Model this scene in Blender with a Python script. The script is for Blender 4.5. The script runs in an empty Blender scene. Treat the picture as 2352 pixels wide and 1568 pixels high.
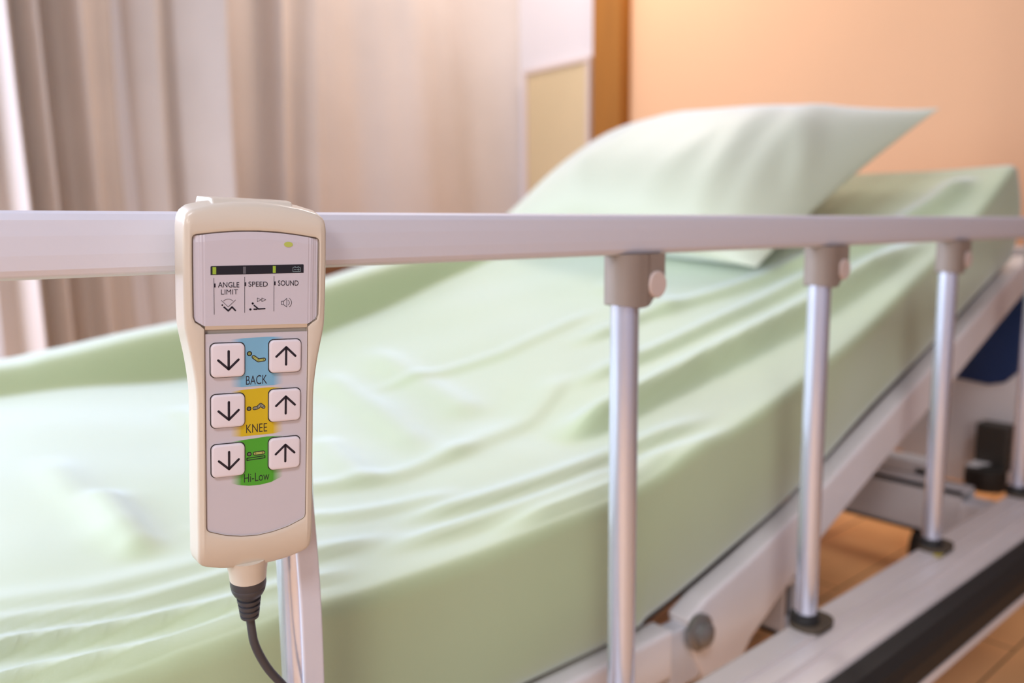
import bpy, bmesh, math, random
import numpy as np
from mathutils import Vector, Matrix

# ------------------------------------------------------------------ camera
S = bpy.context.scene
COL = S.collection
F_PX, HOR, W_PX = 1850.0, 259.0, 2352.0
yaw, pit, rol = math.radians(49.6), math.atan(HOR / F_PX), 0.0095
f0 = Vector((math.cos(yaw), math.sin(yaw), 0)); r0 = Vector((math.sin(yaw), -math.cos(yaw), 0)); zz = Vector((0, 0, 1))
fw = f0 * math.cos(pit) - zz * math.sin(pit); up = f0 * math.sin(pit) + zz * math.cos(pit)
rt = r0 * math.cos(rol) - up * math.sin(rol); up = up * math.cos(rol) + r0 * math.sin(rol)
cam_d = bpy.data.cameras.new('camera'); cam = bpy.data.objects.new('camera', cam_d); COL.objects.link(cam)
cam_d.sensor_width = 36; cam_d.sensor_fit = 'HORIZONTAL'; cam_d.lens = F_PX / W_PX * 36; cam_d.clip_start = .01
M = Matrix.Identity(4)
for k in range(3):
    M[k][0], M[k][1], M[k][2] = rt[k], up[k], -fw[k]
M[0][3], M[1][3], M[2][3] = 0, -.38, .64
cam.matrix_world = M
cam_d.dof.use_dof = True; cam_d.dof.focus_distance = .365; cam_d.dof.aperture_fstop = 5.6
S.camera = cam
# ------------------------------------------------------------------ world, light, exposure
S.view_settings.view_transform = 'Standard'; S.view_settings.look = 'None'
S.view_settings.gamma = 1; S.view_settings.use_curve_mapping = False; S.view_settings.exposure = 0.36
w = bpy.data.worlds.new('daylight'); S.world = w; w.use_nodes = True
w.node_tree.nodes['Background'].inputs[0].default_value = (.75, .9, 1, 1); w.node_tree.nodes['Background'].inputs[1].default_value = .6
def area(name, loc, aim, sx, sy, power, col):
    d = bpy.data.lights.new(name, 'AREA'); d.shape = 'RECTANGLE'; d.size = sx; d.size_y = sy; d.energy = power; d.color = col
    o = bpy.data.objects.new(name, d); COL.objects.link(o); o.location = loc
    o.rotation_euler = (Vector(aim) - Vector(loc)).to_track_quat('-Z', 'Z').to_euler(); return o
area('window_daylight', (-.65, 2.30, 1.30), (0.5, .2, .45), 1.7, 1.5, 39, (.70, .75, 1.0))
area('side_window_daylight', (-1.79, 1.25, 1.25), (1.0, 1.35, .75), 1.1, 1.5, 38, (.74, .84, 1.0))
area('ceiling_light', (1.72, 1.6, 2.42), (1.72, 1.6, 0), .5, .5, 14, (1, .92, .86))
area('near_fill', (-.9, -1.3, 2.42), (-.7, -.6, 0), 1.0, .6, 16, (.88, .91, 1.0)).data.spread = 2.2  # added fill for the near-facing fronts, no known fixture
area('near_left_light', (-1.15, -1.65, 1.15), (.6, .3, .4), .3, .6, 8, (1, .95, .93))  # unseen source added at near left to cast the posts' shadows; no door there
area('head_wall_fill', (2.06, 1.30, 1.98), (2.2, 1.30, .3), .45, .12, 3.5, (1, .88, .72))  # added to brighten the far end of the head wall, no known lamp

# ------------------------------------------------------------------ materials
def lin(c):
    return tuple(((v / 255) / 12.92 if v / 255 <= .04045 else ((v / 255 + .055) / 1.055) ** 2.4) for v in c)
def mat(name, rgb, rough=.5, metal=0, bump=0, bscale=200, var=0, vscale=8, coat=0, sheen=0, spec=.5, stretch=None):
    m = bpy.data.materials.new(name); m.use_nodes = True; nt = m.node_tree; b = nt.nodes['Principled BSDF']
    c = lin(rgb) if max(rgb) > 1 else rgb
    b.inputs['Base Color'].default_value = (*c, 1); b.inputs['Roughness'].default_value = rough
    b.inputs['Metallic'].default_value = metal; b.inputs['Coat Weight'].default_value = coat
    b.inputs['Sheen Weight'].default_value = sheen; b.inputs['Specular IOR Level'].default_value = spec
    tc = nt.nodes.new('ShaderNodeTexCoord'); mp = nt.nodes.new('ShaderNodeMapping')
    nt.links.new(tc.outputs['Object'], mp.inputs[0])
    if stretch: mp.inputs['Scale'].default_value = stretch
    if var:
        n = nt.nodes.new('ShaderNodeTexNoise'); n.inputs['Scale'].default_value = vscale; n.inputs['Detail'].default_value = 4
        r = nt.nodes.new('ShaderNodeValToRGB')
        r.color_ramp.elements[0].position = .3; r.color_ramp.elements[1].position = .7
        r.color_ramp.elements[0].color = (*[v * (1 - var) for v in c], 1); r.color_ramp.elements[1].color = (*[min(1, v * (1 + var)) for v in c], 1)
        nt.links.new(mp.outputs[0], n.inputs[0]); nt.links.new(n.outputs[0], r.inputs[0]); nt.links.new(r.outputs[0], b.inputs['Base Color'])
    if bump:
        n = nt.nodes.new('ShaderNodeTexNoise'); n.inputs['Scale'].default_value = bscale; n.inputs['Detail'].default_value = 3
        bp = nt.nodes.new('ShaderNodeBump'); bp.inputs['Strength'].default_value = bump; bp.inputs['Distance'].default_value = .001
        nt.links.new(mp.outputs[0], n.inputs[0]); nt.links.new(n.outputs[0], bp.inputs['Height']); nt.links.new(bp.outputs[0], b.inputs['Normal'])
    return m
SHEET = mat('sheet_cotton', (.49, .575, .31), .5, bump=.25, bscale=900, var=.03, vscale=5, sheen=1)
PILLOW = mat('pillow_cotton', (.61, .64, .46), .5, bump=.25, bscale=900, var=.03, vscale=5, sheen=1)
for m_ in (SHEET, PILLOW):
    b_ = m_.node_tree.nodes['Principled BSDF']; b_.inputs['Sheen Tint'].default_value = (.85, .93, 1, 1); b_.inputs['Sheen Roughness'].default_value = .5
CURT = mat('curtain_cloth', (.64, .57, .53), .8, bump=.3, bscale=600, var=.04, vscale=4, sheen=.15)
ALU = mat('satin_aluminium', (.74, .78, .92), .24, .72, bump=.05, bscale=400, coat=.4)
RAILM = mat('anodised_aluminium', (.80, .80, .88), .62, .3, bump=.05, bscale=500)
BEAM = mat('beam_aluminium', (.88, .82, .80), .5, .35, var=.06, vscale=6)
BRK = mat('beige_plastic_bracket', (.31, .25, .21), .5)
KNB = mat('pink_beige_cap', (.68, .56, .51), .45)
BLK = mat('black_rubber', (.018, .016, .015), .6)
IVORY = mat('ivory_plastic', (.72, .64, .53), .32, bump=.03, bscale=1200, coat=.15)
KEYP = mat('keypad_film', (.62, .58, .62), .42)
DISP = mat('display_film', (.64, .60, .66), .3, coat=.2)
BTN = mat('button_rubber', (.82, .75, .79), .45)
INK = mat('black_ink', (.012, .008, .02), .5)
GAP = mat('dark_gap', (.03, .022, .02), .8)
SEAM = mat('seam_brown', (.16, .11, .08), .8)
BOOT = mat('grey_rubber_boot', (.06, .055, .06), .4, bump=.05, bscale=900)
LCD = mat('black_window', (.012, .012, .018), .25)
LEDG = mat('green_led', (.35, .52, .05), .4); LEDO = mat('unlit_led', (.12, .12, .14), .4); LEDP = mat('pale_green_led', (.50, .58, .12), .4)
ICON = mat('teal_ink', (.30, .42, .45), .5)
BODY = mat('figure_yellow', (.42, .45, .12), .5); BODG = mat('figure_grey', (.30, .30, .22), .5)
WHITEF = mat('white_bed_enamel', (.90, .85, .84), .4, var=.03)
GREYF = mat('grey_bed_enamel', (.72, .71, .74), .45, var=.04)
DARKM = mat('dark_steel', (.08, .07, .06), .5, .5)
MATT = mat('mattress_shade', (.10, .09, .05), .8)  # dark tone paints in the shadow gap between sheet and frame
BLUE = mat('navy_plastic', (.010, .035, .13), .45)
PEACH = mat('peach_paint', (.82, .50, .285), .75, bump=.1, bscale=150, var=.02, vscale=2)
WHITEW = mat('white_paint', (.84, .82, .85), .75, bump=.1, bscale=150)
LILAC = mat('lilac_grey_paint', (.42, .43, .52), .8)
BROWNW = mat('blocker_dark_wood', (.22, .13, .08), .5, var=.1, vscale=6, stretch=(1, 1, .1))  # dark tone for the added partition that dims the head wall corner
OCHRE = mat('ochre_wood', (.34, .13, .012), .75, var=.15, vscale=10, stretch=(1, 1, .1))
BOARD = mat('beige_board', (.62, .49, .29), .7, var=.04, vscale=3)
REDW = mat('red_brown_wood', (.22, .085, .04), .5, var=.2, vscale=14, stretch=(.2, 1, 1))
OLIVE = mat('olive_brown_plastic', (.10, .075, .05), .6)
STEEL = mat('hinge_steel', (.35, .34, .33), .4, .7)

def planks(name, c, c2, sc):
    m = bpy.data.materials.new(name); m.use_nodes = True; nt = m.node_tree; b = nt.nodes['Principled BSDF']
    tc = nt.nodes.new('ShaderNodeTexCoord'); br = nt.nodes.new('ShaderNodeTexBrick'); n = nt.nodes.new('ShaderNodeTexNoise')
    mp = nt.nodes.new('ShaderNodeMapping'); mp.inputs['Scale'].default_value = (1, 12, 1); mx = nt.nodes.new('ShaderNodeMixRGB')
    br.inputs['Color1'].default_value = (*c, 1); br.inputs['Color2'].default_value = (*c2, 1); br.inputs['Mortar'].default_value = (.15, .06, .02, 1)
    br.inputs['Scale'].default_value = sc; br.inputs['Mortar Size'].default_value = .004; br.inputs['Brick Width'].default_value = 2.2; br.inputs['Row Height'].default_value = .35
    nt.links.new(tc.outputs['Object'], br.inputs[0]); nt.links.new(tc.outputs['Object'], mp.inputs[0]); nt.links.new(mp.outputs[0], n.inputs[0])
    n.inputs['Scale'].default_value = 3; n.inputs['Detail'].default_value = 6
    mx.blend_type = 'MULTIPLY'; mx.inputs[0].default_value = .12
    nt.links.new(br.outputs[0], mx.inputs[1]); nt.links.new(n.outputs[0], mx.inputs[2]); nt.links.new(mx.outputs[0], b.inputs['Base Color'])
    b.inputs['Roughness'].default_value = .4
    return m
FLOOR = planks('laminate_floor', (.96, .55, .25), (.93, .52, .22), 2.5)

def patchmat(name, c, base=(.62, .58, .62)):
    """printed colour block whose left and right ends fade out in the print"""
    m = bpy.data.materials.new(name); m.use_nodes = True; nt = m.node_tree; b = nt.nodes['Principled BSDF']; b.inputs['Roughness'].default_value = .42
    tc = nt.nodes.new('ShaderNodeTexCoord'); sp = nt.nodes.new('ShaderNodeSeparateXYZ'); r = nt.nodes.new('ShaderNodeValToRGB')
    e = r.color_ramp.elements; e[0].position = 0; e[0].color = (*base, 1); e[1].position = 1; e[1].color = (*base, 1)
    for p_ in (.20, .80):
        q = e.new(p_); q.color = (*c, 1)
    nt.links.new(tc.outputs['Generated'], sp.inputs[0]); nt.links.new(sp.outputs[0], r.inputs[0]); nt.links.new(r.outputs[0], b.inputs['Base Color'])
    return m
PBLUE = patchmat('print_blue', (.20, .46, .66)); PYEL = patchmat('print_yellow', (.66, .47, .01)); PGRN = patchmat('print_green', (.07, .38, .025))

def glassmat():
    m = bpy.data.materials.new('window_glass'); m.use_nodes = True; nt = m.node_tree; nt.nodes.clear()
    o = nt.nodes.new('ShaderNodeOutputMaterial'); t = nt.nodes.new('ShaderNodeBsdfTransparent'); g = nt.nodes.new('ShaderNodeBsdfGlossy'); x = nt.nodes.new('ShaderNodeMixShader')
    g.inputs['Roughness'].default_value = .02; x.inputs[0].default_value = .08
    nt.links.new(t.outputs[0], x.inputs[1]); nt.links.new(g.outputs[0], x.inputs[2]); nt.links.new(x.outputs[0], o.inputs[0]); return m
GLASS = glassmat()

# ------------------------------------------------------------------ helpers
def link(name, me, m=None, parent=None, smooth=False, mtx=None):
    o = bpy.data.objects.new(name, me); COL.objects.link(o)
    if m is not None: me.materials.append(m)
    if smooth:
        for p in me.polygons: p.use_smooth = True
    if parent is not None: o.parent = parent
    return o
def pd(name, v, f, m, parent=None, smooth=False):
    me = bpy.data.meshes.new(name); me.from_pydata([tuple(a) for a in v], [], f); me.update()
    bm = bmesh.new(); bm.from_mesh(me); bmesh.ops.recalc_face_normals(bm, faces=bm.faces); bm.to_mesh(me); bm.free()
    return link(name, me, m, parent, smooth)
def fromb(name, bm, m, parent=None, smooth=False, bev=0, seg=2):
    me = bpy.data.meshes.new(name); bmesh.ops.recalc_face_normals(bm, faces=bm.faces); bm.to_mesh(me); bm.free()
    o = link(name, me, m, parent, smooth)
    if bev:
        b = o.modifiers.new('bevel', 'BEVEL'); b.width = bev; b.segments = seg; b.limit_method = 'ANGLE'; b.angle_limit = .7
    return o
def bx(bm, x0, x1, y0, y1, z0, z1):
    v = [bm.verts.new(p) for p in ((x0, y0, z0), (x1, y0, z0), (x1, y1, z0), (x0, y1, z0), (x0, y0, z1), (x1, y0, z1), (x1, y1, z1), (x0, y1, z1))]
    for q in ((0, 1, 2, 3), (4, 5, 6, 7), (0, 1, 5, 4), (1, 2, 6, 5), (2, 3, 7, 6), (3, 0, 4, 7)): bm.faces.new([v[i] for i in q])
def box(name, x0, x1, y0, y1, z0, z1, m, parent=None, bev=0, seg=2):
    bm = bmesh.new(); bx(bm, x0, x1, y0, y1, z0, z1); return fromb(name, bm, m, parent, False, bev, seg)
def prism(name, pts, axis, a, b, m, parent=None, bev=0, smooth=False, seg=2):
    """closed 2D outline extruded along an axis: 'y' -> pts are (x,z); 'x' -> (y,z); 'z' -> (x,y)"""
    f = {'y': lambda p, t: (p[0], t, p[1]), 'x': lambda p, t: (t, p[0], p[1]), 'z': lambda p, t: (p[0], p[1], t)}[axis]
    bm = bmesh.new(); A = [bm.verts.new(f(p, a)) for p in pts]; B = [bm.verts.new(f(p, b)) for p in pts]; n = len(pts)
    bm.faces.new(A); bm.faces.new(B[::-1])
    for i in range(n): bm.faces.new((A[i], A[(i + 1) % n], B[(i + 1) % n], B[i]))
    return fromb(name, bm, m, parent, smooth, bev, seg)
def lathe(name, prof, m, parent=None, base=(0, 0, 0), axis=(0, 0, 1), n=32):
    """prof: (radius, height) list along the axis"""
    q = Vector(axis).to_track_quat('Z', 'X'); B = Vector(base); v = []; f = []
    for r, h in prof:
        for k in range(n):
            a = 2 * math.pi * k / n; v.append(B + q @ Vector((r * math.cos(a), r * math.sin(a), h)))
    for i in range(len(prof) - 1):
        for k in range(n):
            f.append((i * n + k, i * n + (k + 1) % n, (i + 1) * n + (k + 1) % n, (i + 1) * n + k))
    f.append(tuple(range(n))); f.append(tuple(range((len(prof) - 1) * n, len(prof) * n)))
    o = pd(name, v, f, m, parent, True)
    e = o.modifiers.new('edges', 'EDGE_SPLIT'); e.split_angle = .75
    return o
def catmull(P, k=10):
    P = [Vector(p) for p in P]; Q = [P[0] * 2 - P[1]] + P + [P[-1] * 2 - P[-2]]; out = []
    for i in range(1, len(Q) - 2):
        for j in range(k):
            t = j / k; a, b, c, d = Q[i - 1:i + 3]
            out.append(.5 * ((2 * b) + (c - a) * t + (2 * a - 5 * b + 4 * c - d) * t * t + (3 * b - a - 3 * c + d) * t ** 3))
    return out + [P[-1]]
def sweep(name, path, prof, m, parent=None, smooth=True, side=(0, 1, 0)):
    """closed 2D profile (s,t) carried along a 3D path"""
    v = []; f = []; n = len(prof); side = Vector(side)
    for i, p in enumerate(path):
        t = (path[min(i + 1, len(path) - 1)] - path[max(i - 1, 0)]).normalized()
        u = t.cross(side).normalized(); s = u.cross(t).normalized()
        for a, b in prof: v.append(p + s * a + u * b)
    for i in range(len(path) - 1):
        for k in range(n): f.append((i * n + k, i * n + (k + 1) % n, (i + 1) * n + (k + 1) % n, (i + 1) * n + k))
    f.append(tuple(range(n))); f.append(tuple(range((len(path) - 1) * n, len(path) * n)))
    return pd(name, v, f, m, parent, smooth)
def circ(r, n=16, ry=None): return [(r * math.cos(2 * math.pi * k / n), (ry or r) * math.sin(2 * math.pi * k / n)) for k in range(n)]
def rrect(w_, h_, r, n=5, cx=0, cy=0):
    out = []
    for sx, sy, a0 in ((1, 1, 0), (-1, 1, 90), (-1, -1, 180), (1, -1, 270)):
        for k in range(n + 1):
            a = math.radians(a0 + 90 * k / n); out.append((cx + sx * (w_ / 2 - r) + r * math.cos(a), cy + sy * (h_ / 2 - r) + r * math.sin(a)))
    return out
def thing(name, label, cat, loc=(0, 0, 0), group=None):
    o = bpy.data.objects.new(name, None); COL.objects.link(o); o.location = loc; o['label'] = label; o['category'] = cat
    if group: o['group'] = group
    return o
def tag(o, label, cat): o['label'] = label; o['category'] = cat; return o
def struct(o): o['kind'] = 'structure'; return o

# ------------------------------------------------------------------ room shell
X0, X1, Y0, Y1, ZC = -1.8, 2.25, -2.3, 2.32, 2.5
struct(box('floor', X0 - .1, X1 + .1, Y0 - .1, Y1 + .1, -.1, 0, FLOOR))
struct(box('ceiling', X0 - .1, X1 + .1, Y0 - .1, Y1 + .1, ZC, ZC + .1, LILAC))
struct(box('wall_near', X0 - .1, X1 + .1, Y0 - .1, Y0, 0, ZC, LILAC))
struct(box('wall_head', X1, X1 + .1, Y0, Y1, 0, ZC, PEACH))
# white painted stretch of the head wall left of the trim, with the ochre door-post trim
struct(box('trim_1', X1 - .012, X1, 1.735, Y1, 0, ZC, mat('pinkish_white_paint', (.70, .66, .68), .8)))
struct(box('trim_2', X1 - .055, X1, 1.60, 1.735, 0, ZC, OCHRE, bev=.004))
bm = bmesh.new()
fy0, fy1 = .65, 1.85
bx(bm, X0 - .1, X0, Y0, fy0, 0, ZC); bx(bm, X0 - .1, X0, fy1, Y1, 0, ZC); bx(bm, X0 - .1, X0, fy0, fy1, 0, .45); bx(bm, X0 - .1, X0, fy0, fy1, 2.05, ZC)
struct(fromb('wall_foot', bm, LILAC))
bm = bmesh.new()
for a, b, c, d in ((fy0, fy0 + .05, .45, 2.05), (fy1 - .05, fy1, .45, 2.05), (fy0, fy1, .45, .5), (fy0, fy1, 2.0, 2.05)): bx(bm, X0 - .08, X0 - .04, a, b, c, d)
w2 = struct(fromb('window_2', bm, WHITEW)); box('pane', X0 - .064, X0 - .058, fy0 + .04, fy1 - .04, .49, 2.01, GLASS, w2)
# added unseen brown partition at near right, darkens that end of the head wall
struct(box('light_blocker', 1.70, X1, Y0, .09, 0, ZC, BROWNW))
# far wall with its window, left of the curtain
wx0, wx1, wz0, wz1 = -1.6, .22, .5, 2.1
bm = bmesh.new()
bx(bm, X0 - .1, wx0, Y1, Y1 + .1, 0, ZC); bx(bm, wx1, X1 + .1, Y1, Y1 + .1, 0, ZC); bx(bm, wx0, wx1, Y1, Y1 + .1, 0, wz0); bx(bm, wx0, wx1, Y1, Y1 + .1, wz1, ZC)
struct(fromb('wall_far', bm, WHITEW))
bm = bmesh.new()
for a, b, c, d in ((wx0, wx0 + .05, wz0, wz1), (wx1 - .05, wx1, wz0, wz1), (wx0, wx1, wz0, wz0 + .05), (wx0, wx1, wz1 - .05, wz1), ((wx0 + wx1) / 2 - .02, (wx0 + wx1) / 2 + .02, wz0, wz1)):
    bx(bm, a, b, Y1 + .04, Y1 + .08, c, d)
wf = struct(fromb('window_1', bm, WHITEW)); box('pane', wx0 + .04, wx1 - .04, Y1 + .058, Y1 + .064, wz0 + .04, wz1 - .04, GLASS, wf)
# beige board on the white stretch of wall
bd = box('wall_board', X1 - .04, X1 - .013, 1.775, 2.108, .5, 1.247, BOARD, bev=.003)
tag(bd, 'flat beige board on the white wall strip left of the ochre trim', 'wall board')
bm = bmesh.new(); bx(bm, X1 - .046, X1 - .013, 2.108, 2.125, .5, 1.262); bx(bm, X1 - .046, X1 - .013, 1.758, 1.775, .5, 1.262); bx(bm, X1 - .046, X1 - .013, 1.775, 2.108, 1.247, 1.262)
fromb('board_frame', bm, KNB, bd)
# added unseen fixture over the bed head, goes with the wall fill light
lt = thing('added_wall_fixture', 'added unseen white fixture above the bed head for the wall fill light', 'lamp', (X1, 1.25, 2.0))
box('added_housing', -.22, 0, -.26, .26, .0, .05, WHITEW, lt, bev=.006)

# ------------------------------------------------------------------ curtain
px_o = [(-42, .02), (0, .0), (14, .005), (44, .050), (50, .048), (78, -.005), (118, .03), (126, .02), (146, -.045), (195, -.045), (226, .0), (236, -.012), (262, -.05), (300, -.05),
        (335, -.062), (395, -.012), (432, -.03), (515, .045), (522, .035), (540, -.02), (620, -.04), (655, .005), (662, -.002), (690, -.04), (735, -.015), (760, -.02), (835, -.035), (900, .0), (940, .02),
        (1000, .015), (1090, -.012), (1180, .03), (1190, .0)]
def cx_of(px):
    u = (px - 1176) / 1850; return 2.60 * (.655 + .757 * u) / (.757 - .655 * u)
cpath = catmull([(cx_of(a), 2.22 - b * (1.9 if a < 700 else 1.5), 0) for a, b in px_o], 8)
v = []; f = []; rows = 14
for i in range(rows + 1):
    z = .03 + (2.40 - .03) * i / rows; g = 1 - .25 * i / rows
    for k, p in enumerate(cpath):
        v.append((p.x + .012 * math.sin(z * 2.1 + p.x * 3), 2.22 + (p.y - 2.22) * g + .004 * math.sin(p.x * 40 + z * 3), z))
n = len(cpath)
for i in range(rows):
    for k in range(n - 1): f.append((i * n + k, i * n + k + 1, (i + 1) * n + k + 1, (i + 1) * n + k))
cu = pd('curtain', v, f, CURT, None, True); sm = cu.modifiers.new('thickness', 'SOLIDIFY'); sm.thickness = .002
tag(cu, 'floor length beige pleated curtain hanging along the far side of the room', 'curtain')
tr = lathe('curtain_track', [(.012, 0), (.012, 2.2)], ALU, None, (.05, 2.22, 2.425), (1, 0, 0), 12)
tag(tr, 'aluminium track along the top of the beige curtain', 'curtain track')

# ------------------------------------------------------------------ bedside cabinet behind the bed
cb = thing('bedside_cabinet', 'red-brown wooden cabinet between the bed and the beige curtain', 'cabinet', (1.15, 1.62, 0))
box('body', -.28, .28, -.2, .2, .03, .58, REDW, cb, bev=.004); box('top', -.29, .29, -.21, .21, .58, .60, REDW, cb, bev=.004)
d_ = box('door', -.26, .26, -.215, -.2, .06, .38, REDW, cb, bev=.003); box('handle', -.05, .05, -.23, -.215, .33, .345, STEEL, d_)
d_ = box('drawer', -.26, .26, -.215, -.2, .40, .56, REDW, cb, bev=.003); box('handle', -.05, .05, -.23, -.215, .475, .49, STEEL, d_)

# ------------------------------------------------------------------ bed: sheet surface
NEAR = [(-.6, .381), (.24, .383), (.42, .385), (.55, .393), (.65, .407), (.86, .462), (1.03, .52), (1.2, .590), (1.34, .652), (1.475, .728), (1.6, .78)]
FAR = [(-.6, .412), (.17, .415), (.44, .408), (.56, .428), (.68, .460), (.86, .515), (1.2, .625), (1.475, .732), (1.6, .78)]
BOT = [(-.6, .252), (.44, .252), (.587, .262), (.733, .296), (.856, .333), (1.02, .396), (1.215, .470), (1.52, .592), (1.6, .62)]
RID = [(-.6, .03), (.1, .034), (.25, .045), (.447, .078), (.7, .075), (.874, .062), (1.1, .03), (1.4, .01), (1.6, 0)]
def smoothpw(P):
    P = catmull([(a, b, 0) for a, b in P], 12); xs = [p.x for p in P]; ys = [p.y for p in P]
    return lambda x: np.interp(x, xs, ys)
nN, nF, nB, nR = map(smoothpw, (NEAR, FAR, BOT, RID))
FOLDS = [  # polyline, amplitude, width on the far side, width on the near side
    ([(.593, .250), (.67, .238), (.826, .225), (.998, .188), (1.127, .165), (1.30, .13)], .014, .032, .011),
    ([(.80, .45), (.934, .409), (1.092, .314), (1.2, .26)], .005, .025, .009),
    ([(.70, .35), (.828, .318), (.951, .289), (1.084, .253), (1.25, .2)], .006, .022, .009),
    ([(.45, .31), (.62, .32), (.75, .38)], .003, .03, .012),
    ([(.35, .20), (.467, .185), (.60, .175), (.75, .14)], .0045, .018, .009),
    ([(.30, .155), (.434, .15), (.56, .145), (.70, .12)], .004, .014, .008),
    ([(.40, .125), (.52, .125), (.62, .118), (.74, .100)], .005, .013, .008),
    ([(-.1, .20), (.059, .180), (.113, .160), (.197, .142), (.30, .135)], .0045, .014, .006),
    ([(-.1, .23), (.064, .212), (.137, .188), (.262, .182), (.36, .17)], .003, .016, .007),
    ([(.0, .145), (.07, .135), (.142, .120), (.187, .12), (.28, .115)], .004, .010, .006),
    ([(.02, .26), (.12, .225), (.25, .215)], .002, .02, .01),
    ([(.179, .44), (.176, .347), (.169, .253)], .005, .016, .016),
    ([(.161, .60), (.160, .45), (.163, .37), (.158, .28)], .003, .02, .02),
    ([(.569, .754), (.529, .52), (.485, .32)], .004, .022, .022),
    ([(.667, .789), (.616, .505), (.591, .378)], .004, .025, .025),
    ([(.432, .489), (.385, .288)], .003, .02, .02), ([(.34, .55), (.31, .40), (.29, .27)], .003, .02, .02),
    ([(1.12, .30), (1.22, .22), (1.36, .17), (1.46, .15)], .010, .03, .014),
    ([(.55, .60), (.75, .52), (.95, .50)], .003, .02, .010), ([(.30, .33), (.42, .30), (.55, .31)], .003, .02, .009),
    ([(.20, .30), (.33, .24), (.46, .22)], .0025, .016, .008), ([(.35, .75), (.34, .60), (.31, .48)], .003, .018, .018),
    ([(1.02, .6), (1.0, .45), (.95, .36)], .003, .02, .02)]
def fold_h(X, Y):
    h = 0
    for P, A, wf_, wn in FOLDS:
        best = None
        tot = len(P) - 1
        for i in range(tot):
            ax, ay = P[i]; bx_, by = P[i + 1]; dx, dy = bx_ - ax, by - ay; L2 = dx * dx + dy * dy
            t = ((X - ax) * dx + (Y - ay) * dy) / L2; tc = min(1, max(0, t))
            qx, qy = ax + dx * tc, ay + dy * tc; d = math.hypot(X - qx, Y - qy)
            if best is None or d < best[0]:
                s = dx * (Y - ay) - dy * (X - ax); u = (i + tc) / tot
                best = (d, s, u)
        d, s, u = best; ww = wf_ if s > 0 else wn
        if d > 3 * ww: continue
        fade = min(1, u / .2, (1 - u) / .2) if 0 < u < 1 else 0
        fade = fade * fade * (3 - 2 * fade)
        h += 1.9 * A * math.exp(-(d / ww) ** 2) * fade
    return h
def sst(a, b, x):
    t = min(1, max(0, (x - a) / (b - a))); return t * t * (3 - 2 * t)
YN, YF = .100, .945
def top_z(X, Y):
    t = min(1, max(0, (Y - YN) / (YF - YN))); z = nN(X) * (1 - t) + nF(X) * t
    z += fold_h(X, Y) * sst(YN - .005, YN + .02, Y) * (1 - sst(YF - .05, YF, Y))
    z += .0015 * math.sin(X * 23 + Y * 9) * math.sin(Y * 17 - X * 6)
    return float(z)
rad = .014
cols = []
ytop = list(np.linspace(YN + rad, YF - .02, 104))
xs = list(np.linspace(-.5, 1.485, 300))
verts = []; faces = []
def column(X, shrink=0.0):
    """one cross section of the fitted sheet, from the near hem over the top to the far hem"""
    out = []; zb = float(nB(X)); yo = .006 * math.sin(X * 7) + .004 * math.sin(X * 19 + 1); zt = top_z(X, YN + rad)
    y0 = YN + .0
    out.append((y0 + .03, zb + .004)); out.append((y0 + .012, zb - .002)); out.append((y0 + .002 + yo * .3, zb + .004))
    for k in range(1, 9):
        t = k / 9; out.append((y0 + yo * .5 * math.sin(math.pi * t) - .004 * math.sin(math.pi * t), zb + (zt - rad - zb) * t))
    for k in range(7):
        a = math.pi / 2 * k / 6; out.append((y0 + rad - rad * math.cos(a), zt - rad + rad * math.sin(a)))
    for Y in ytop[1:]: out.append((Y, top_z(X, Y)))
    zf = float(nF(X)); r = float(nR(X))
    for k in range(1, 8):
        t = k / 7; out.append((YF - .02 + .034 * t - .004 * math.sin(math.pi * t), zf + r * (t * t * (3 - 2 * t))))
    out += [(YF + .03, zf + r + .003), (YF + .06, zf + r + .005), (YF + .085, zf + r + .002), (YF + .095, zf + r - .006), (YF + .10, zf + r - .02)]
    for t in (.3, .6, .9, 1): out.append((YF + .10, (zf + r - .02) * (1 - t) + zb * t))
    out.append((YF + .03, zb + .003))
    if shrink:
        zc = (zt + zb) / 2
        out = [(.5 + (a - .5) * (1 - shrink * .03), zc + (b - zc) * (1 - shrink * .35)) for a, b in out]
    return out
secs = [(-.515, 1), (-.508, .5)] + [(x, 0) for x in xs] + [(1.495, .12), (1.503, .4), (1.507, 1)]
for X, sh in secs:
    c = column(X, sh)
    for a, b in c: verts.append((X, a, b))
m_ = len(c)
for i in range(len(secs) - 1):
    for k in range(m_ - 1): faces.append((i * m_ + k, i * m_ + k + 1, (i + 1) * m_ + k + 1, (i + 1) * m_ + k))
faces.append(tuple(range(m_))); faces.append(tuple(range((len(secs) - 1) * m_, len(secs) * m_)))
sheet = pd('fitted_sheet', verts, faces, SHEET, None, True)
tag(sheet, 'wrinkled pale green fitted sheet stretched over the bed mattress', 'bed sheet')
# mattress under the sheet
v = []; f = []; mx = list(np.linspace(-.49, 1.48, 40))
for X in mx:
    zb = float(nB(X)); zt = min(float(nN(X)), float(nF(X))) - .03
    for y, z in ((.113, zb - .009), (.113, zt), (.94, zt), (.94, zb - .009)): v.append((X, y, z))
for i in range(len(mx) - 1):
    for k in range(4): f.append((i * 4 + k, i * 4 + (k + 1) % 4, (i + 1) * 4 + (k + 1) % 4, (i + 1) * 4 + k))
f.append((0, 1, 2, 3)); q = (len(mx) - 1) * 4; f.append((q, q + 1, q + 2, q + 3))
tag(pd('mattress', v, f, MATT, None), 'mattress underside below the green sheet, shadow gap painted into its colour', 'mattress')

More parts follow.
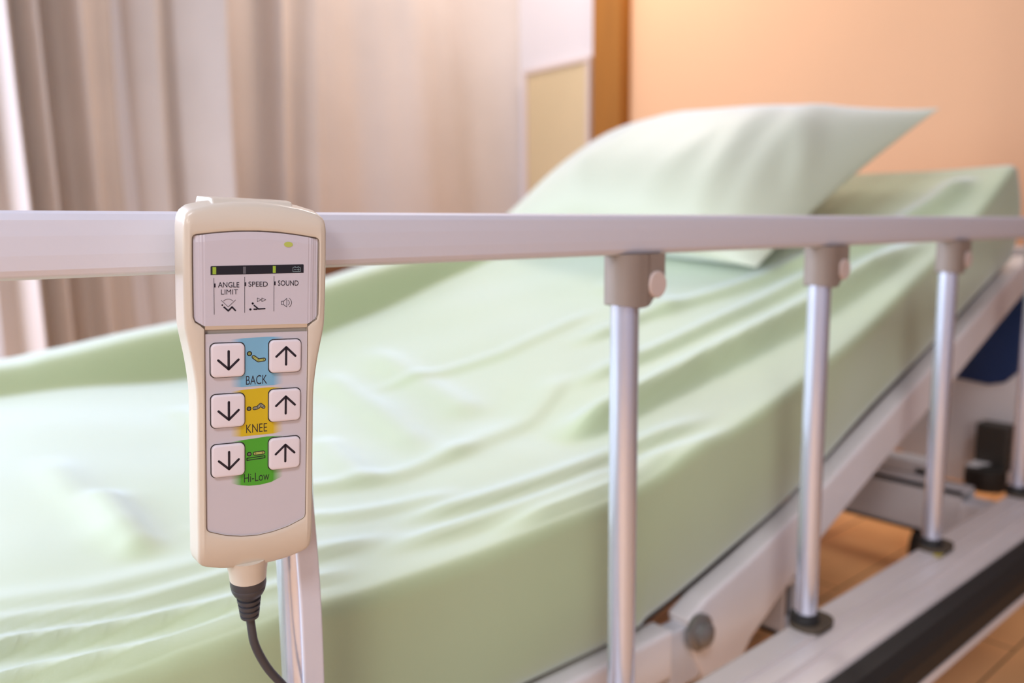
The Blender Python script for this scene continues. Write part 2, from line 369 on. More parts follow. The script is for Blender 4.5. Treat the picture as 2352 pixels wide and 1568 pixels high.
# ------------------------------------------------------------------ pillow
P1, P2, P3, P4 = Vector((1.075, .315, .59)), Vector((1.435, .207, .845)), Vector((1.085, .955, .665)), Vector((1.385, .93, .845))
nrm = ((P3 - P1).cross(P2 - P1)).normalized()
if nrm.z < 0: nrm = -nrm
NU, NV = 64, 44
def pil(u, v_, s):
    e = lambda t: 1 - abs(2 * t - 1) ** 2.6
    base = (P1 * (1 - u) + P2 * u) * (1 - v_) + (P3 * (1 - u) + P4 * u) * v_
    cen = (P1 + P2 + P3 + P4) / 4
    pinch = .055 * (math.sin(math.pi * u) * (2 * v_ - 1) ** 2 * 1 + math.sin(math.pi * v_) * (2 * u - 1) ** 2)
    base = base + (cen - base) * pinch
    h = .092 * (max(0, e(u)) ** .55) * (max(0, e(v_)) ** .8)
    wr = 0
    for (a, b, c, d, am, wd) in ((.0, .18, .75, .30, .010, .035), (.0, .38, .6, .34, .007, .04), (.05, .10, .95, .22, .008, .035), (.2, .7, .9, .55, .005, .05), (.0, .6, .5, .75, .005, .04), (.3, .02, .7, .16, .009, .03)):
        dx, dy = c - a, d - b; t = min(1, max(0, ((u - a) * dx + (v_ - b) * dy) / (dx * dx + dy * dy)))
        dd = math.hypot(u - a - dx * t, v_ - b - dy * t); wr += am * math.exp(-(dd / wd) ** 2) * math.sin(math.pi * min(1, max(0, t * .8 + .1)))
    sq = min(1, (min(u, 1 - u, v_, 1 - v_)) / .08)
    return base + nrm * (s * h + (wr * sq if s > 0 else 0)) - nrm * .015 * (1 - e(u) * e(v_)) 
v = []; f = []
for s in (1, -1):
    for i in range(NU + 1):
        for j in range(NV + 1):
            uu = .5 - .5 * math.cos(math.pi * i / NU); vv = .5 - .5 * math.cos(math.pi * j / NV); v.append(pil(uu, vv, s))
N1 = (NU + 1) * (NV + 1)
for s in (0, 1):
    for i in range(NU):
        for j in range(NV):
            a = s * N1 + i * (NV + 1) + j; f.append((a, a + 1, a + NV + 2, a + NV + 1))
pl = pd('pillow', v, f, PILLOW, None, True)
bm = bmesh.new(); bm.from_mesh(pl.data); bmesh.ops.remove_doubles(bm, verts=bm.verts, dist=.0004); bmesh.ops.recalc_face_normals(bm, faces=bm.faces); bm.to_mesh(pl.data); bm.free()
tag(pl, 'plump pale green pillow propped on the raised head end of the bed', 'pillow')

# ------------------------------------------------------------------ bed frame
bf = thing('hospital_bed', 'white metal hospital bed frame with raised backrest under the green sheet', 'bed frame', (0, 0, 0))
for y0, y1 in ((.088, .116), (.90, .928)):
    box('side_frame', -.5, .605, y0, y1, .195, .246, WHITEF, bf, bev=.004)
    prism('backrest_frame', [(.628, .248), (.66, .262), (.733, .280), (.856, .318), (1.02, .380), (1.215, .455), (1.545, .588), (1.565, .54), (1.24, .405), (1.04, .328), (.88, .262), (.745, .188), (.705, .150), (.685, .146), (.665, .16), (.64, .205)], 'y', y0, y1, WHITEF, bf, bev=.004)
    h_ = lathe('hinge', [(.019, 0), (.019, .006), (.012, .008), (.012, .014), (.007, .017)], STEEL, bf, (.642, y0, .232), (0, -1, 0), 20)
    box('hinge_plate', .605, .655, y0 + .004, y1 - .004, .175, .24, GREYF, bf, bev=.003)
    prism('hinge_arm', [(.622, .205), (.64, .215), (.70, .165), (.76, .135), (.75, .12), (.69, .135)], 'y', y0 + .03, y0 + .042, GREYF, bf, bev=.002)
v = []; f = []; dx = list(np.linspace(-.49, 1.5, 30))
for X in dx:
    zb = float(nB(X)) - .012
    for y, z in ((.118, zb), (.118, zb - .008), (.90, zb - .008), (.90, zb)): v.append((X, y, z))
for i in range(len(dx) - 1):
    for k in range(4): f.append((i * 4 + k, i * 4 + (k + 1) % 4, (i + 1) * 4 + (k + 1) % 4, (i + 1) * 4 + k))
f += [(0, 1, 2, 3), tuple((len(dx) - 1) * 4 + k for k in range(4))]
pd('deck', v, f, DARKM, bf)
def hollow(name, xa, xb, za, zb, ya, yb):
    bm = bmesh.new(); t = .006
    for a, b, c, d in ((xa, xb, zb - t, zb), (xa, xb, za, za + t), (xa, xa + t, za, zb), (xb - t, xb, za, zb)): bx(bm, a, b, ya, yb, c, d)
    o = fromb(name, bm, GREYF, bf); box('tube_shade_plate', xa + t, xb - t, ya + .02, ya + .03, za + t, zb - t, BLK, o)  # black plate stands in for the shade inside the hollow beam
    return o
hollow('cross_beam', 1.30, 1.355, .151, .230, .083, .93)
hollow('cross_beam', .86, .915, .135, .205, .12, .93)
hollow('cross_beam', -.2, -.145, .135, .205, .12, .93)
box('spine', -.45, 1.58, .47, .53, .10, .15, GREYF, bf, bev=.004)
for x in (-.42, 1.52):
    for y in (.22, .80):
        lg = box('castor_leg', x - .02, x + .02, y - .02, y + .02, .09, .20, GREYF, bf, bev=.004)
        lathe('castor_wheel', [(.02, 0), (.045, .003), (.045, .022), (.02, .025)], BLK, lg, (x, y - .0125, .0455), (0, 1, 0), 28)
    box('end_bar', x - .02, x + .02, .2, .82, .17, .21, GREYF, bf, bev=.004)
# headboard with its navy insert, low behind the raised mattress
hb = prism('headboard', [(.10, .15), (.10, .57), (.12, .60), (.90, .60), (.93, .57), (.93, .18), (.35, .18), (.32, .19), (.26, .15)], 'x', 1.62, 1.645, WHITEF, bf, bev=.005)
prism('navy_panel', [(.108, .42), (.116, .375), (.135, .355), (.16, .348), (.226, .354), (.236, .365), (.236, .575), (.108, .575)], 'x', 1.606, 1.62, BLUE, hb, bev=.003)
box('head_post', 1.595, 1.625, .94, .965, .12, .55, GREYF, bf, bev=.004)
cbk = box('corner_bracket', 1.56, 1.60, .105, .16, .20, .285, DARKM, bf, bev=.004)
lathe('roller', [(.01, 0), (.032, .002), (.034, .02), (.032, .038), (.01, .04)], BLK, cbk, (1.53, .128, .175), (0, 0, 1), 28)
box('head_rail', 1.52, 1.62, .13, .16, .185, .215, GREYF, bf, bev=.003)

# ------------------------------------------------------------------ side rail
sr = thing('side_rail', 'fold-down aluminium side rail with round upright posts along the bed', 'bed rail', (0, 0, 0))
def railprof(h=.0285, d=.020):
    pts = []
    for (y, z) in ((0, .004), (.0015, .0012), (.005, 0), (.015, 0), (.0185, .0012), (.02, .004), (.02, .0245), (.0185, .0273), (.015, .0285), (.005, .0285), (.0016, .0272), (0, .0245), (-.0006, .018), (-.0006, .010)): pts.append((y, z + .6208))
    return pts
prism('top_rail', railprof(), 'x', -.42, 1.62, RAILM, sr, bev=.0008, seg=2)
posts = [-.08, .178, .439, .713, 1.007, 1.306]
for i, x in enumerate(posts):
    po = lathe('post', [(.0105, .0), (.0105, .345)], ALU, sr, (x, .0095, .246), (0, 0, 1), 40)
    lathe('foot_sleeve', [(.0145, 0), (.0145, .008), (.013, .012), (.0108, .013)], BLK, po, (x - .001, .010, .246), (0, 0, 1), 28)
    prism('foot_plate', rrect(.046, .034, .014, 6, x + .006, .006), 'z', .2445, .2505, OLIVE, po, bev=.001)
    if x == .178:
        prism('bracket', [(x - .015, .584), (x - .015, .6208), (x + .015, .6208), (x + .015, .584)], 'y', -.003, .02, BRK, sr, bev=.003)
        continue
    pts = [(x - .0155, .586), (x - .0155, .6212), (x + .031, .6212), (x + .031, .603), (x + .0295, .595), (x + .025, .589), (x + .018, .5855), (x + .010, .5835), (x, .583), (x - .01, .584)]
    bm = bmesh.new()
    # sleeve round the post joined with the flat lobe on its right
    A = []
    n_ = 28
    ring = []
    for k in range(n_):
        a = math.pi * (.5 + k / (n_ - 1)); ring.append((x + .0155 * math.cos(a), .0095 + .0145 * math.sin(a)))
    ring += [(x + .008, -.0045), (x + .014, -.0025), (x + .0305, -.0025), (x + .031, -.001), (x + .031, .019), (x + .014, .021)]
    def zl(px_): 
        return float(np.interp(px_, [x - .0155, x, x + .010, x + .018, x + .025, x + .0295, x + .031], [.586, .583, .5835, .5855, .590, .597, .605]))
    lo = [bm.verts.new((a, b, zl(a))) for a, b in ring]; hi = [bm.verts.new((a, b, .6212)) for a, b in ring]
    for k in range(len(ring)): bm.faces.new((lo[k], lo[(k + 1) % len(ring)], hi[(k + 1) % len(ring)], hi[k]))
    bm.faces.new(hi); bmesh.ops.triangulate(bm, faces=[bm.faces.new(lo[::-1])])
    br = fromb('bracket', bm, BRK, sr, False, .0008, 2)
    lathe('bracket_cap', [(.0098, 0), (.0098, .0016), (.0088, .0026)], KNB, br, (x + .0205, -.0022, .599), (0, -1, 0), 28)
# flat curved lever bar hanging in front of the post behind the handset
lp = catmull([(.170, -.0055, .62), (.1725, -.0055, .56), (.1760, -.0055, .50), (.1778, -.0055, .45), (.1775, -.0055, .39), (.176, -.0055, .30), (.175, -.0055, .25)], 8)
prof_ = rrect(.0026, .0118, .0011, 3)
sweep('lever_bar', lp, prof_, RAILM, sr, False)
# long base beam of the rail: stepped top, black bumper along its outside
ang = -.03
bpv = [(.020, .200), (.020, .243), (.016, .245), (-.006, .245), (-.0075, .2415), (-.0125, .2415), (-.014, .2455), (-.028, .2455), (-.0295, .241), (-.0365, .241), (-.038, .2445), (-.052, .2445), (-.056, .240), (-.056, .204), (-.084, .204), (-.086, .197), (-.05, .195), (.0, .195)]
bb = prism('base_beam', bpv, 'x', -.42, 1.62, BEAM, sr)
bump_ = prism('bumper_strip', [(-.0562, .206), (-.0562, .2435), (-.060, .2455), (-.074, .244), (-.082, .237), (-.0855, .226), (-.084, .206)], 'x', -.43, 1.63, BLK, bb, smooth=False)
lab = box('label_sticker', .985, 1.03, -.010, -.002, .2452, .2456, mat('yellow_sticker', (.62, .50, .05), .6), bb)
for x in (-.2, 1.3):
    box('mounting_arm', x + .005, x + .05, .018, .087, .175, .215, GREYF, sr, bev=.004)

# ------------------------------------------------------------------ handset (built in millimetres on its own axes)
a, b, c = map(math.radians, (-11.186, -3.671, -2.308))
nn = Vector((math.sin(a) * math.cos(b), -math.cos(a) * math.cos(b), math.sin(b))); ux = Vector((math.cos(a), math.sin(a), 0)); uy = nn.cross(ux)
HX = ux * math.cos(c) + uy * math.sin(c); HY = -ux * math.sin(c) + uy * math.cos(c); HO = Vector((.14395, -.03136, .56775))
hs = thing('bed_remote', 'ivory wired bed handset with six arrow keys hooked over the rail', 'remote control')
HM = Matrix.Identity(4)
for k in range(3):
    HM[k][0], HM[k][1], HM[k][2], HM[k][3] = HX[k] * .001, HY[k] * .001, nn[k] * .001, HO[k]
# parts are baked to real size so the parent keeps a unit scale
HR = Matrix.Identity(4)
for k in range(3):
    HR[k][0], HR[k][1], HR[k][2], HR[k][3] = HX[k], HY[k], nn[k], HO[k]
hs.matrix_world = HR
MM = .001
def hp(name, v, f, m, parent=hs, smooth=False, recalc=True):
    return pd(name, [(p[0] * MM, p[1] * MM, p[2] * MM) for p in v], f, m, parent, smooth)
CU = .7
def resample(P, n):
    P = [Vector((p[0], p[1], 0)) for p in P]; L = [0]
    for i in range(len(P) - 1): L.append(L[-1] + (P[i + 1] - P[i]).length)
    out = []
    for k in range(n):
        s = L[-1] * k / n; i = max(j for j in range(len(L)) if L[j] <= s + 1e-9); i = min(i, len(P) - 2)
        t = (s - L[i]) / max(1e-9, L[i + 1] - L[i]); out.append(P[i].lerp(P[i + 1], t))
    return out
def loop(segs, counts):
    """right half given bottom->top in segments; mirrored into a closed loop"""
    R_ = []
    for sg, n_ in zip(segs, counts): R_ += resample(sg, n_)
    R_.append(Vector((*segs[-1][-1], 0)))
    Lf = [Vector((-p.x, p.y, 0)) for p in R_[1:-1]][::-1]
    return [(p.x + CU, p.y) for p in R_ + Lf]
OUT = [[(0, -87), (8, -86.6), (15, -85.5), (21.5, -83.4)], [(21.5, -83.4), (24, -82.1), (25.6, -80.2), (26.2, -77.5)],
       [(26.2, -77.5), (26.3, -60), (26.1, -30), (26.0, -4), (26.3, 2), (26.9, 8), (27.9, 15), (29.2, 22), (30.0, 26), (30.7, 31), (30.9, 40), (31, 60), (30.8, 73.5)],
       [(30.8, 73.5), (30.4, 77), (29.2, 79.4), (27, 81)], [(27, 81), (20, 82.8), (10, 84.2), (0, 84.7)]]
INN = [[(0, -68.9), (7, -68.3), (14, -66.8), (20.0, -64.4)], [(20.0, -64.4), (21.3, -63.8), (22.1, -63), (22.4, -61.5)],
       [(22.4, -61.5), (22.4, -40), (22.4, -20), (22.4, 0), (22.4, 10), (22.4, 20), (22.4, 29.6), (23.4, 30.9), (26.2, 32.6), (27.0, 34.0), (27.1, 45), (27.1, 60), (27.0, 68.0)],
       [(27.0, 68.0), (26.9, 69), (26.4, 69.8), (25.6, 70.2)], [(25.6, 70.2), (17, 71.4), (9, 72.2), (0, 72.5)]]
CN = (14, 6, 52, 6, 16)
lo_, li_ = loop(OUT, CN), loop(INN, CN)
N = len(lo_)
def chin(vv, h):
    k = 1 + h / 30
    dz = 0
    if vv < -70: dz -= 5.2 * ((-70 - vv) / 17) ** 1.5 * k
    if vv > 74: dz -= 3.2 * ((vv - 74) / 10.7) ** 2 * k
    return dz
def offs(lp_, d):
    out = []
    n_ = len(lp_)
    for i in range(n_):
        p, q, r = Vector(lp_[i - 1]), Vector(lp_[i]), Vector(lp_[(i + 1) % n_]); t = (r - p).normalized(); nr = Vector((t.y, -t.x)); out.append((q.x + nr.x * d, q.y + nr.y * d))
    return out
rings = []
rings.append([(x, y, -3.0) for x, y in li_])
rings.append([(x, y, -.2) for x, y in li_])
o1 = offs(li_, .35); rings.append([(x, y, 0.05) for x, y in o1])
o2 = offs(lo_, -2.2)
for s in (.15, .35, .55, .75, .9, 1):
    R_ = []
    for (x, y), (X_, Y_) in zip(o1, o2):
        xx, yy = x + (X_ - x) * s, y + (Y_ - y) * s; R_.append((xx, yy, chin(yy, 0) + .25 * math.sin(math.pi * s)))
    rings.append(R_)
for d, h in ((-1.3, -.15), (-.6, -.6), (-.15, -1.4), (0, -2.4), (.35, -5), (.9, -8.5), (1.3, -11.5), (1.4, -14), (1.1, -16.5), (.4, -19), (-.8, -21.2), (-2.4, -22.8), (-5, -23.6)):
    R_ = [(x, y, h + chin(y, h)) for x, y in offs(lo_, d)]; rings.append(R_)
v = [p for R_ in rings for p in R_]; f = []
for i in range(len(rings) - 1):
    for k in range(N): f.append((i * N + k, i * N + (k + 1) % N, (i + 1) * N + (k + 1) % N, (i + 1) * N + k))
f.append(tuple(range((len(rings) - 1) * N, len(rings) * N))); f.append(tuple(range(N)))
casing = hp('casing', v, f, IVORY, smooth=True); casing.modifiers.new('edges', 'EDGE_SPLIT').split_angle = .9
# dark seam round the inset
def strip_loop(name, L_, wd, h, m, parent, close=True):
    a_ = offs(L_, wd / 2); b_ = offs(L_, -wd / 2); n_ = len(L_)
    return hp(name, [(x, y, h) for x, y in a_] + [(x, y, h) for x, y in b_], [(k, (k + 1) % n_, n_ + (k + 1) % n_, n_ + k) for k in range(n_)], m, parent)
strip_loop('seam', offs(li_, .12), .34, .08, SEAM, casing)
# keypad film (recessed) and display (slightly proud, with ribbed ends)
kp = [(x, y) for x, y in loop(INN, CN) if y < 29.4]
kp = sorted([p for p in kp if p[0] >= CU], key=lambda p: p[1]) + sorted([p for p in kp if p[0] < CU], key=lambda p: -p[1])
keypad = hp('keypad', [(x, y, -.55) for x, y in kp] + [(x, y, -1.6) for x, y in kp], [tuple(range(len(kp)))] + [(k, (k + 1) % len(kp), len(kp) + (k + 1) % len(kp), len(kp) + k) for k in range(len(kp))], KEYP)
def dtop(u): return 72.15 - 2.6 * ((u - CU) / 27) ** 2
def dbot(u):
    d = abs(u - CU); return 30.9 if d < 22.6 else 30.9 + (d - 22.6) * .62 + (max(0, d - 26.2) * 2.5)
us = []
for d in list(np.linspace(0, 22.2, 12)) + [22.6, 22.8, 23.3, 23.5, 24.1, 24.3, 24.9, 25.1, 25.8, 26.0, 26.4, 26.8]: us.append(d)
us = sorted(set([-d for d in us] + us)); vs = np.linspace(0, 1, 14); v = []; f = []
def dh(d):
    d = abs(d); base = .35 - (.0 if d < 22.4 else ((d - 22.4) / 4.4) ** 1.5 * 1.0)
    g = 0
    for c_ in (22.7, 23.9, 25.0, 25.95): g -= .18 * math.exp(-((d - c_) / .16) ** 2)
    return base + g
for d in us:
    u = d + CU; a_, b_ = dbot(u), dtop(u)
    for t in vs:
        y = a_ + (b_ - a_) * t; e_ = -.35 * max(0, (t - .975) / .025) ** 2; v.append((u, y, dh(d) + e_))
nv_ = len(vs)
for i in range(len(us) - 1):
    for k in range(nv_ - 1): f.append((i * nv_ + k, i * nv_ + k + 1, (i + 1) * nv_ + k + 1, (i + 1) * nv_ + k))
disp = hp('display_panel', v, f, DISP); so = disp.modifiers.new('thickness', 'SOLIDIFY'); so.thickness = .0018; so.offset = -1
for o in (disp,):
    bm = bmesh.new(); bm.from_mesh(o.data)
    if sum(fc.normal.z for fc in bm.faces) < 0: bmesh.ops.reverse_faces(bm, faces=bm.faces)
    bm.to_mesh(o.data); bm.free()
# ivory crossbar between display and keypad, facing down
hp('crossbar', [(CU - 22.3, 30.9, .35), (CU + 22.3, 30.9, .35), (CU + 22.3, 29.1, -.5), (CU - 22.3, 29.1, -.5), (CU - 22.3, 30.9, -1.6), (CU + 22.3, 30.9, -1.6), (CU + 22.3, 29.1, -1.6), (CU - 22.3, 29.1, -1.6)],
   [(0, 1, 2, 3), (3, 2, 6, 7), (0, 3, 7, 4), (1, 2, 6, 5), (4, 5, 6, 7), (0, 1, 5, 4)], IVORY)
# flat print helpers (each print a thin slab lying on its panel)
def flat(name, pts, h, m, parent, th=.12):
    n_ = len(pts); return hp(name, [(x, y, h) for x, y in pts] + [(x, y, h - th) for x, y in pts], [tuple(range(n_)), tuple(range(2 * n_ - 1, n_ - 1, -1))] + [(k, (k + 1) % n_, n_ + (k + 1) % n_, n_ + k) for k in range(n_)], m, parent)
def strokes(name, lines, wd, h, m, parent, cap=True):
    v = []; f = []
    def poly(P):
        s = len(v); v.extend([(x, y, h) for x, y in P]); f.append(tuple(range(s, s + len(P))))
    for L_ in lines:
        for i in range(len(L_) - 1):
            p, q = Vector(L_[i]), Vector(L_[i + 1]); t = (q - p).normalized() * wd / 2; nr = Vector((-t.y, t.x)); poly([p + nr, p - nr, q - nr, q + nr])
        for p in (L_ if cap else L_[1:-1]): poly([(p[0] + wd / 2 * math.cos(a_ * math.pi / 6), p[1] + wd / 2 * math.sin(a_ * math.pi / 6)) for a_ in range(12)])
    me = bpy.data.meshes.new(name); me.from_pydata([(x * MM, y * MM, z * MM) for x, y, z in v], [], f)
    bm = bmesh.new(); bm.from_mesh(me)
    for fc in bm.faces:
        fc.normal_update()
        if fc.normal.z < 0: fc.normal_flip()
    bm.to_mesh(me); bm.free()
    return link(name, me, m, parent)
def text(name, s, x0, x1, base, ch, h, m, parent, off=0.0, sp=1.0):
    cu_ = bpy.data.curves.new(name, 'FONT'); cu_.body = s; cu_.size = 1; cu_.offset = off; cu_.space_character = sp
    ob = bpy.data.objects.new(name, cu_); COL.objects.link(ob); dg = bpy.context.evaluated_depsgraph_get(); me = bpy.data.meshes.new_from_object(ob.evaluated_get(dg)); bpy.data.objects.remove(ob)
    co = np.array([tuple(q.co) for q in me.vertices]); mnx, mxx = co[:, 0].min(), co[:, 0].max(); capH = .73
    if s.isupper(): mny, mxy = 0, co[:, 1].max() - (.012 if any(k in s for k in 'SGOC') else 0)
    else: mny, mxy = 0, co[:, 1].max()
    for q in me.vertices:
        q.co = ((x0 + (q.co.x - mnx) / (mxx - mnx) * (x1 - x0)) * MM, (base + (q.co.y - mny) / (mxy - mny) * ch) * MM, h * MM)
    me.materials.clear(); return link(name, me, m, parent)
HD = .35
flat('led_window', [(-19.2, 53.1), (20.9, 54.3), (20.9, 58.0), (20.6, 58.2), (-18.9, 57.0), (-19.2, 56.7)], HD + .06, LCD, disp)
flat('status_led', [(13.9 + 1.95 * math.cos(t * math.pi / 12), 67.0 + 1.2 * math.sin(t * math.pi / 12)) for t in range(24)], HD + .2, LEDP, disp)
flat('indicator_led', [(-18.4, 53.5), (-16.9, 53.5), (-16.9, 56.6), (-18.4, 56.6)], HD + .12, LEDG, disp)
flat('indicator_led', [(-5.7, 53.8), (-4.5, 53.8), (-4.5, 56.9), (-5.7, 56.9)], HD + .12, LEDO, disp)
flat('indicator_led', [(7.1, 54.2), (8.4, 54.2), (8.4, 57.3), (7.1, 57.3)], HD + .12, LEDG, disp)
e = HD + .12
strokes('battery_symbol', [[(16.0, 54.8), (19.4, 54.9), (19.4, 56.7), (18.7, 56.7), (18.7, 57.1), (18.2, 57.1), (18.2, 56.7), (17.2, 56.7), (17.2, 57.1), (16.7, 57.1), (16.7, 56.7), (16.0, 56.7), (16.0, 54.8)], [(16.6, 55.75), (17.4, 55.75)], [(17.8, 55.75), (19.0, 55.75)], [(18.4, 55.2), (18.4, 56.3)]], .16, e, ICON, disp)
for (x, a_, b_) in ((-17.85, 51.9, 35.9), (-5.05, 52.4, 36.5), (7.7, 52.8, 36.9)):
    strokes('divider_line', [[(x, a_), (x, b_)]], .2, e, INK, disp, False)
    flat('divider_tab', [(x, a_ - 4.1), (x + .65, a_ - 4.1), (x + .65, a_ - 2.4), (x, a_ - 2.4)], e, INK, disp, .05)
text('lettering', 'ANGLE', -16.2, -7.3, 47.8, 2.25, e, INK, disp, .004)
text('lettering', 'LIMIT', -15.0, -7.9, 44.7, 2.2, e, INK, disp, -.003)
text('lettering', 'SPEED', -3.4, 4.9, 48.1, 2.2, e, INK, disp, .004)
text('lettering', 'SOUND', 9.4, 18.6, 48.55, 2.25, e, INK, disp, .004)
arc = lambda cx_, cy_, r, a0, a1, n_=10: [(cx_ + r * math.cos(math.radians(a0 + (a1 - a0) * k / n_)), cy_ + r * math.sin(math.radians(a0 + (a1 - a0) * k / n_))) for k in range(n_ + 1)]
strokes('angle_symbol', [[(-14.95, 42.2), (-12.0, 39.2), (-8.95, 42.2)], arc(-12.0, 39.9, 2.75, 44, 136)], .17, e, INK, disp)
strokes('angle_figure', [[(-13.7, 39.1), (-12.0, 37.5), (-10.4, 39.15), (-9.0, 37.6)], [(-14.5, 40.05), (-14.45, 40.05)]], .68, e + .01, INK, disp)
strokes('speed_symbol', [[(.4, 43.0), (.4, 41.4), (2.1, 42.2), (.4, 43.0)], [(2.35, 43.0), (2.35, 41.4), (4.1, 42.2), (2.35, 43.0)]], .18, e, INK, disp)
strokes('speed_figure', [[(-.95, 39.7), (.9, 38.1), (3.7, 38.2)], [(-1.0, 38.0), (.2, 38.0)]], .6, e, INK, disp)
strokes('speed_dots', [[(-1.6, 40.6), (-1.58, 40.6)], [(-2.6, 37.95), (-2.58, 37.95)]], .95, e + .01, INK, disp)
strokes('sound_symbol', [[(11.0, 39.95), (11.0, 41.4), (11.9, 41.4), (13.4, 42.7), (13.4, 38.8), (11.9, 39.95), (11.0, 39.95)], [(11.9, 39.95), (11.9, 41.4)], arc(13.2, 40.75, 1.35, -55, 55), arc(13.2, 40.75, 2.35, -55, 55)], .2, e, INK, disp)
# keypad prints
K = -.55
flat('blue_print', [(-11, 3.0), (-6, 2.6), (8, 2.6), (12.5, 3.2), (12.5, 25), (5, 25.2), (-5, 24.9), (-11, 24.4)], K + .05, PBLUE, keypad, .05)
flat('yellow_print', [(-11, -20.0), (-6, -20.5), (8, -20.4), (12.5, -19.6), (12.5, 1.5), (5, 1.7), (-5, 1.3), (-11, .8)], K + .05, PYEL, keypad, .05)
flat('green_print', [(-11, -42.2), (-8, -43.4), (-3, -44.4), (2, -44.6), (7, -43.9), (12.5, -41.6), (12.5, -21.8), (5, -21.6), (-5, -22.2), (-11, -22.6)], K + .05, PGRN, keypad, .05)
e = K + .12
text('lettering', 'BACK', -4.3, 5.0, 3.5, 4.1, e, INK, keypad, -.004)
text('lettering', 'KNEE', -4.2, 5.1, -19.1, 4.0, e, INK, keypad, -.004)
text('lettering', 'Hi-Low', -5.2, 6.2, -42.6, 4.1, e, INK, keypad, -.004)
def figure(name, parts, m):
    o = strokes(name, [p for p, w_ in parts if w_ == 0] or [[(0, 0), (0.01, 0)]], .3, e, INK, keypad)
    return o
strokes('figure_outline', [[(-1.0, 16.2), (1.1, 14.5), (3.6, 14.8)]], 1.75, e, INK, keypad); strokes('figure_body', [[(-1.0, 16.2), (1.1, 14.5), (3.6, 14.8)]], 1.0, e + .03, BODY, keypad)
strokes('head_outline', [[(-2.8, 17.8), (-2.79, 17.8)]], 2.3, e, INK, keypad); strokes('figure_head', [[(-2.8, 17.8), (-2.79, 17.8)]], 1.4, e + .03, BODY, keypad)
L_ = [(-.6, -7.7), (.9, -7.4), (2.2, -6.2), (3.5, -7.4)]
strokes('figure_outline', [L_], 1.65, e, INK, keypad); strokes('figure_body', [L_], 1.0, e + .03, BODG, keypad)
strokes('head_outline', [[(-3.0, -7.7), (-2.99, -7.7)]], 2.1, e, INK, keypad); strokes('figure_head', [[(-3.0, -7.7), (-2.99, -7.7)]], 1.3, e + .03, BODG, keypad)
L_ = [(-.3, -29.2), (3.4, -29.1)]
strokes('figure_outline', [L_], 1.9, e, INK, keypad); strokes('figure_body', [L_], 1.15, e + .03, BODY, keypad)
strokes('head_outline', [[(-2.9, -29.2), (-2.89, -29.2)]], 2.1, e, INK, keypad); strokes('figure_head', [[(-2.9, -29.2), (-2.89, -29.2)]], 1.3, e + .03, BODG, keypad)
strokes('bed_outline', [[(-3.9, -32.1), (4.2, -31.7), (4.2, -30.7), (-3.9, -31.1), (-3.9, -32.1)]], .4, e, INK, keypad)
# arrow keys
for k in range(2):
    for r_ in range(3):
        cx_ = .36 + (k - .5) * 25.18; cy_ = -7.76 - (r_ - 1) * 23.12 + (.73 if k else 0) + 7.76 - 7.76
        hole = rrect(15.1, 15.9, 2.4, 6, cx_, cy_); flat('key_gap', hole, K + .14, GAP, keypad, .14)
        v = []; f = []
        prof_ = [(0, K + .1), (0, K + 1.05), (-.15, K + 1.4), (-.5, K + 1.62), (-.95, K + 1.7)]
        for d, h in prof_: v += [(x, y, h) for x, y in rrect(14.3 + 2 * d, 15.1 + 2 * d, max(.6, 2.2 + d), 6, cx_, cy_)]
        n_ = len(hole)
        for i in range(len(prof_) - 1):
            for q in range(n_): f.append((i * n_ + q, i * n_ + (q + 1) % n_, (i + 1) * n_ + (q + 1) % n_, (i + 1) * n_ + q))
        f.append(tuple(range((len(prof_) - 1) * n_, len(prof_) * n_))); f.append(tuple(range(n_)))
        bt = hp('arrow_key', v, f, BTN, smooth=True); bt.modifiers.new('edges', 'EDGE_SPLIT').split_angle = .5
        s = 1 if k else -1
        cy2 = cy_ + .2
        strokes('arrow', [[(cx_ + .2, cy2 - s * 4.0), (cx_ + .2, cy2 + s * 4.1)], [(cx_ - 4.2, cy2 - s * .1), (cx_ + .2, cy2 + s * 4.1), (cx_ + 4.4, cy2 - s * .1)]], 1.05, K + 1.75, INK, bt)
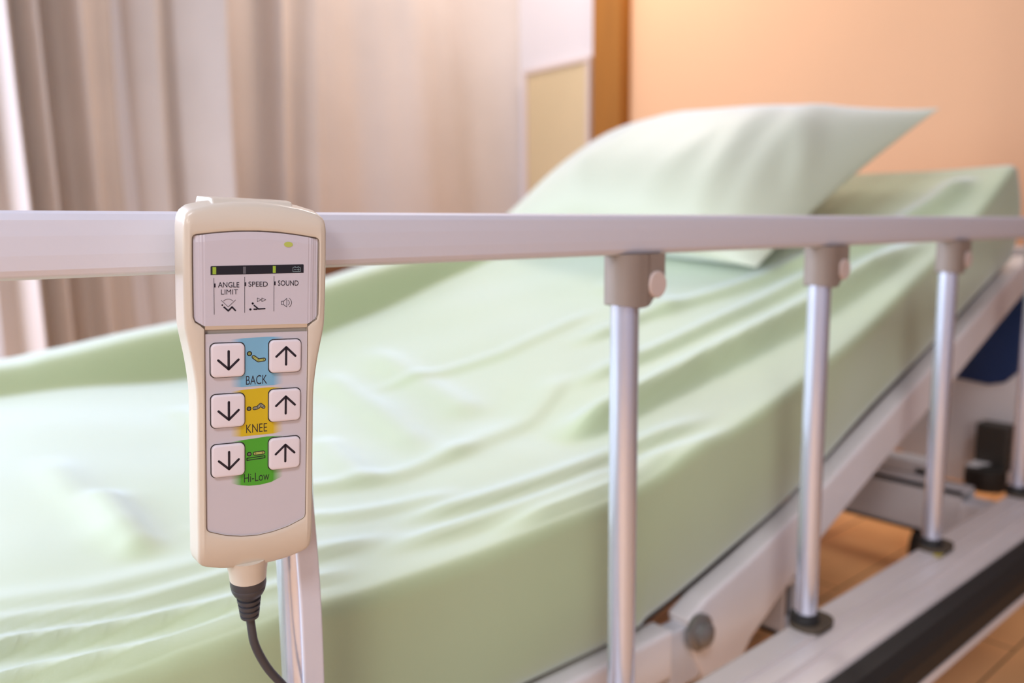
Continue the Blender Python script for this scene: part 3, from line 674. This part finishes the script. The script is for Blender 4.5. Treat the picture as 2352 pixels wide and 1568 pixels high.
# hook over the rail, at the back of the casing (the rail runs through it)
hk = hp('hook', [(x, y, z) for x in (CU - 18, CU + 17) for (y, z) in ((83.0, -6), (85.6, -9), (86.0, -16), (85.6, -50), (83.5, -53), (62, -53), (62, -51), (82.6, -50.6), (82.6, -22), (78, -20), (78, -8))],
        [tuple(range(11)), tuple(range(21, 10, -1))] + [(i, (i + 1) % 11, 11 + (i + 1) % 11, 11 + i) for i in range(11)], IVORY)
bv = hk.modifiers.new('bevel', 'BEVEL'); bv.width = .0008; bv.segments = 2
# socket, boot and cable
ax = Vector((.055, -1, -.08)).normalized()
sp0 = Vector((-1.6, -84.5, -11.5))
def hl(name, prof_, m, parent=hs, n_=32): return lathe(name, [(r_ * MM, h * MM) for r_, h in prof_], m, parent, sp0 * MM, ax, n_)
hl('cable_socket', [(10.2, -1), (9.6, 2.2), (9.3, 5.0), (9.0, 6.2), (8.6, 11.0), (8.2, 11.3)], IVORY)
bt = hl('strain_relief', [(8.0, 11.2), (8.5, 11.3), (8.5, 14.4), (8.35, 14.7), (8.2, 15.2), (8.3, 15.4), (7.9, 17.6), (6.9, 19.6), (6.0, 20.3), (5.9, 20.8), (4.7, 20.9), (4.7, 22.2), (5.7, 22.3), (5.6, 24.0), (4.5, 24.1), (4.5, 25.4), (5.3, 25.5), (5.15, 27.2), (4.3, 27.3), (4.3, 28.5), (4.95, 28.6), (4.8, 30.4), (4.1, 30.5), (4.1, 31.5), (4.6, 31.6), (4.4, 32.9), (3.2, 33.6), (2.2, 33.6)], BOOT)
st = HR @ ((sp0 + ax * 32.5) * MM); st2 = HR @ ((sp0 + ax * 38) * MM)
cp = catmull([st, Vector((.1442, -.0098, .4435)), Vector((.1449, -.010, .4377)), Vector((.1474, -.010, .4299)), Vector((.1517, -.010, .4205)), Vector((.1575, -.0105, .4112)), Vector((.1626, -.0115, .4030)),
              Vector((.168, -.014, .390)), Vector((.170, -.018, .36)), Vector((.168, -.03, .31)), Vector((.16, -.04, .262)), Vector((.14, -.045, .251)), Vector((.09, -.044, .2505)), Vector((0, -.042, .2505)), Vector((-.2, -.042, .2505))], 10)
HI = HR.inverted()
cab = sweep('cable', [HI @ p for p in cp], circ(.0021, 16), BOOT, hs, True, side=(1, .02, .01))
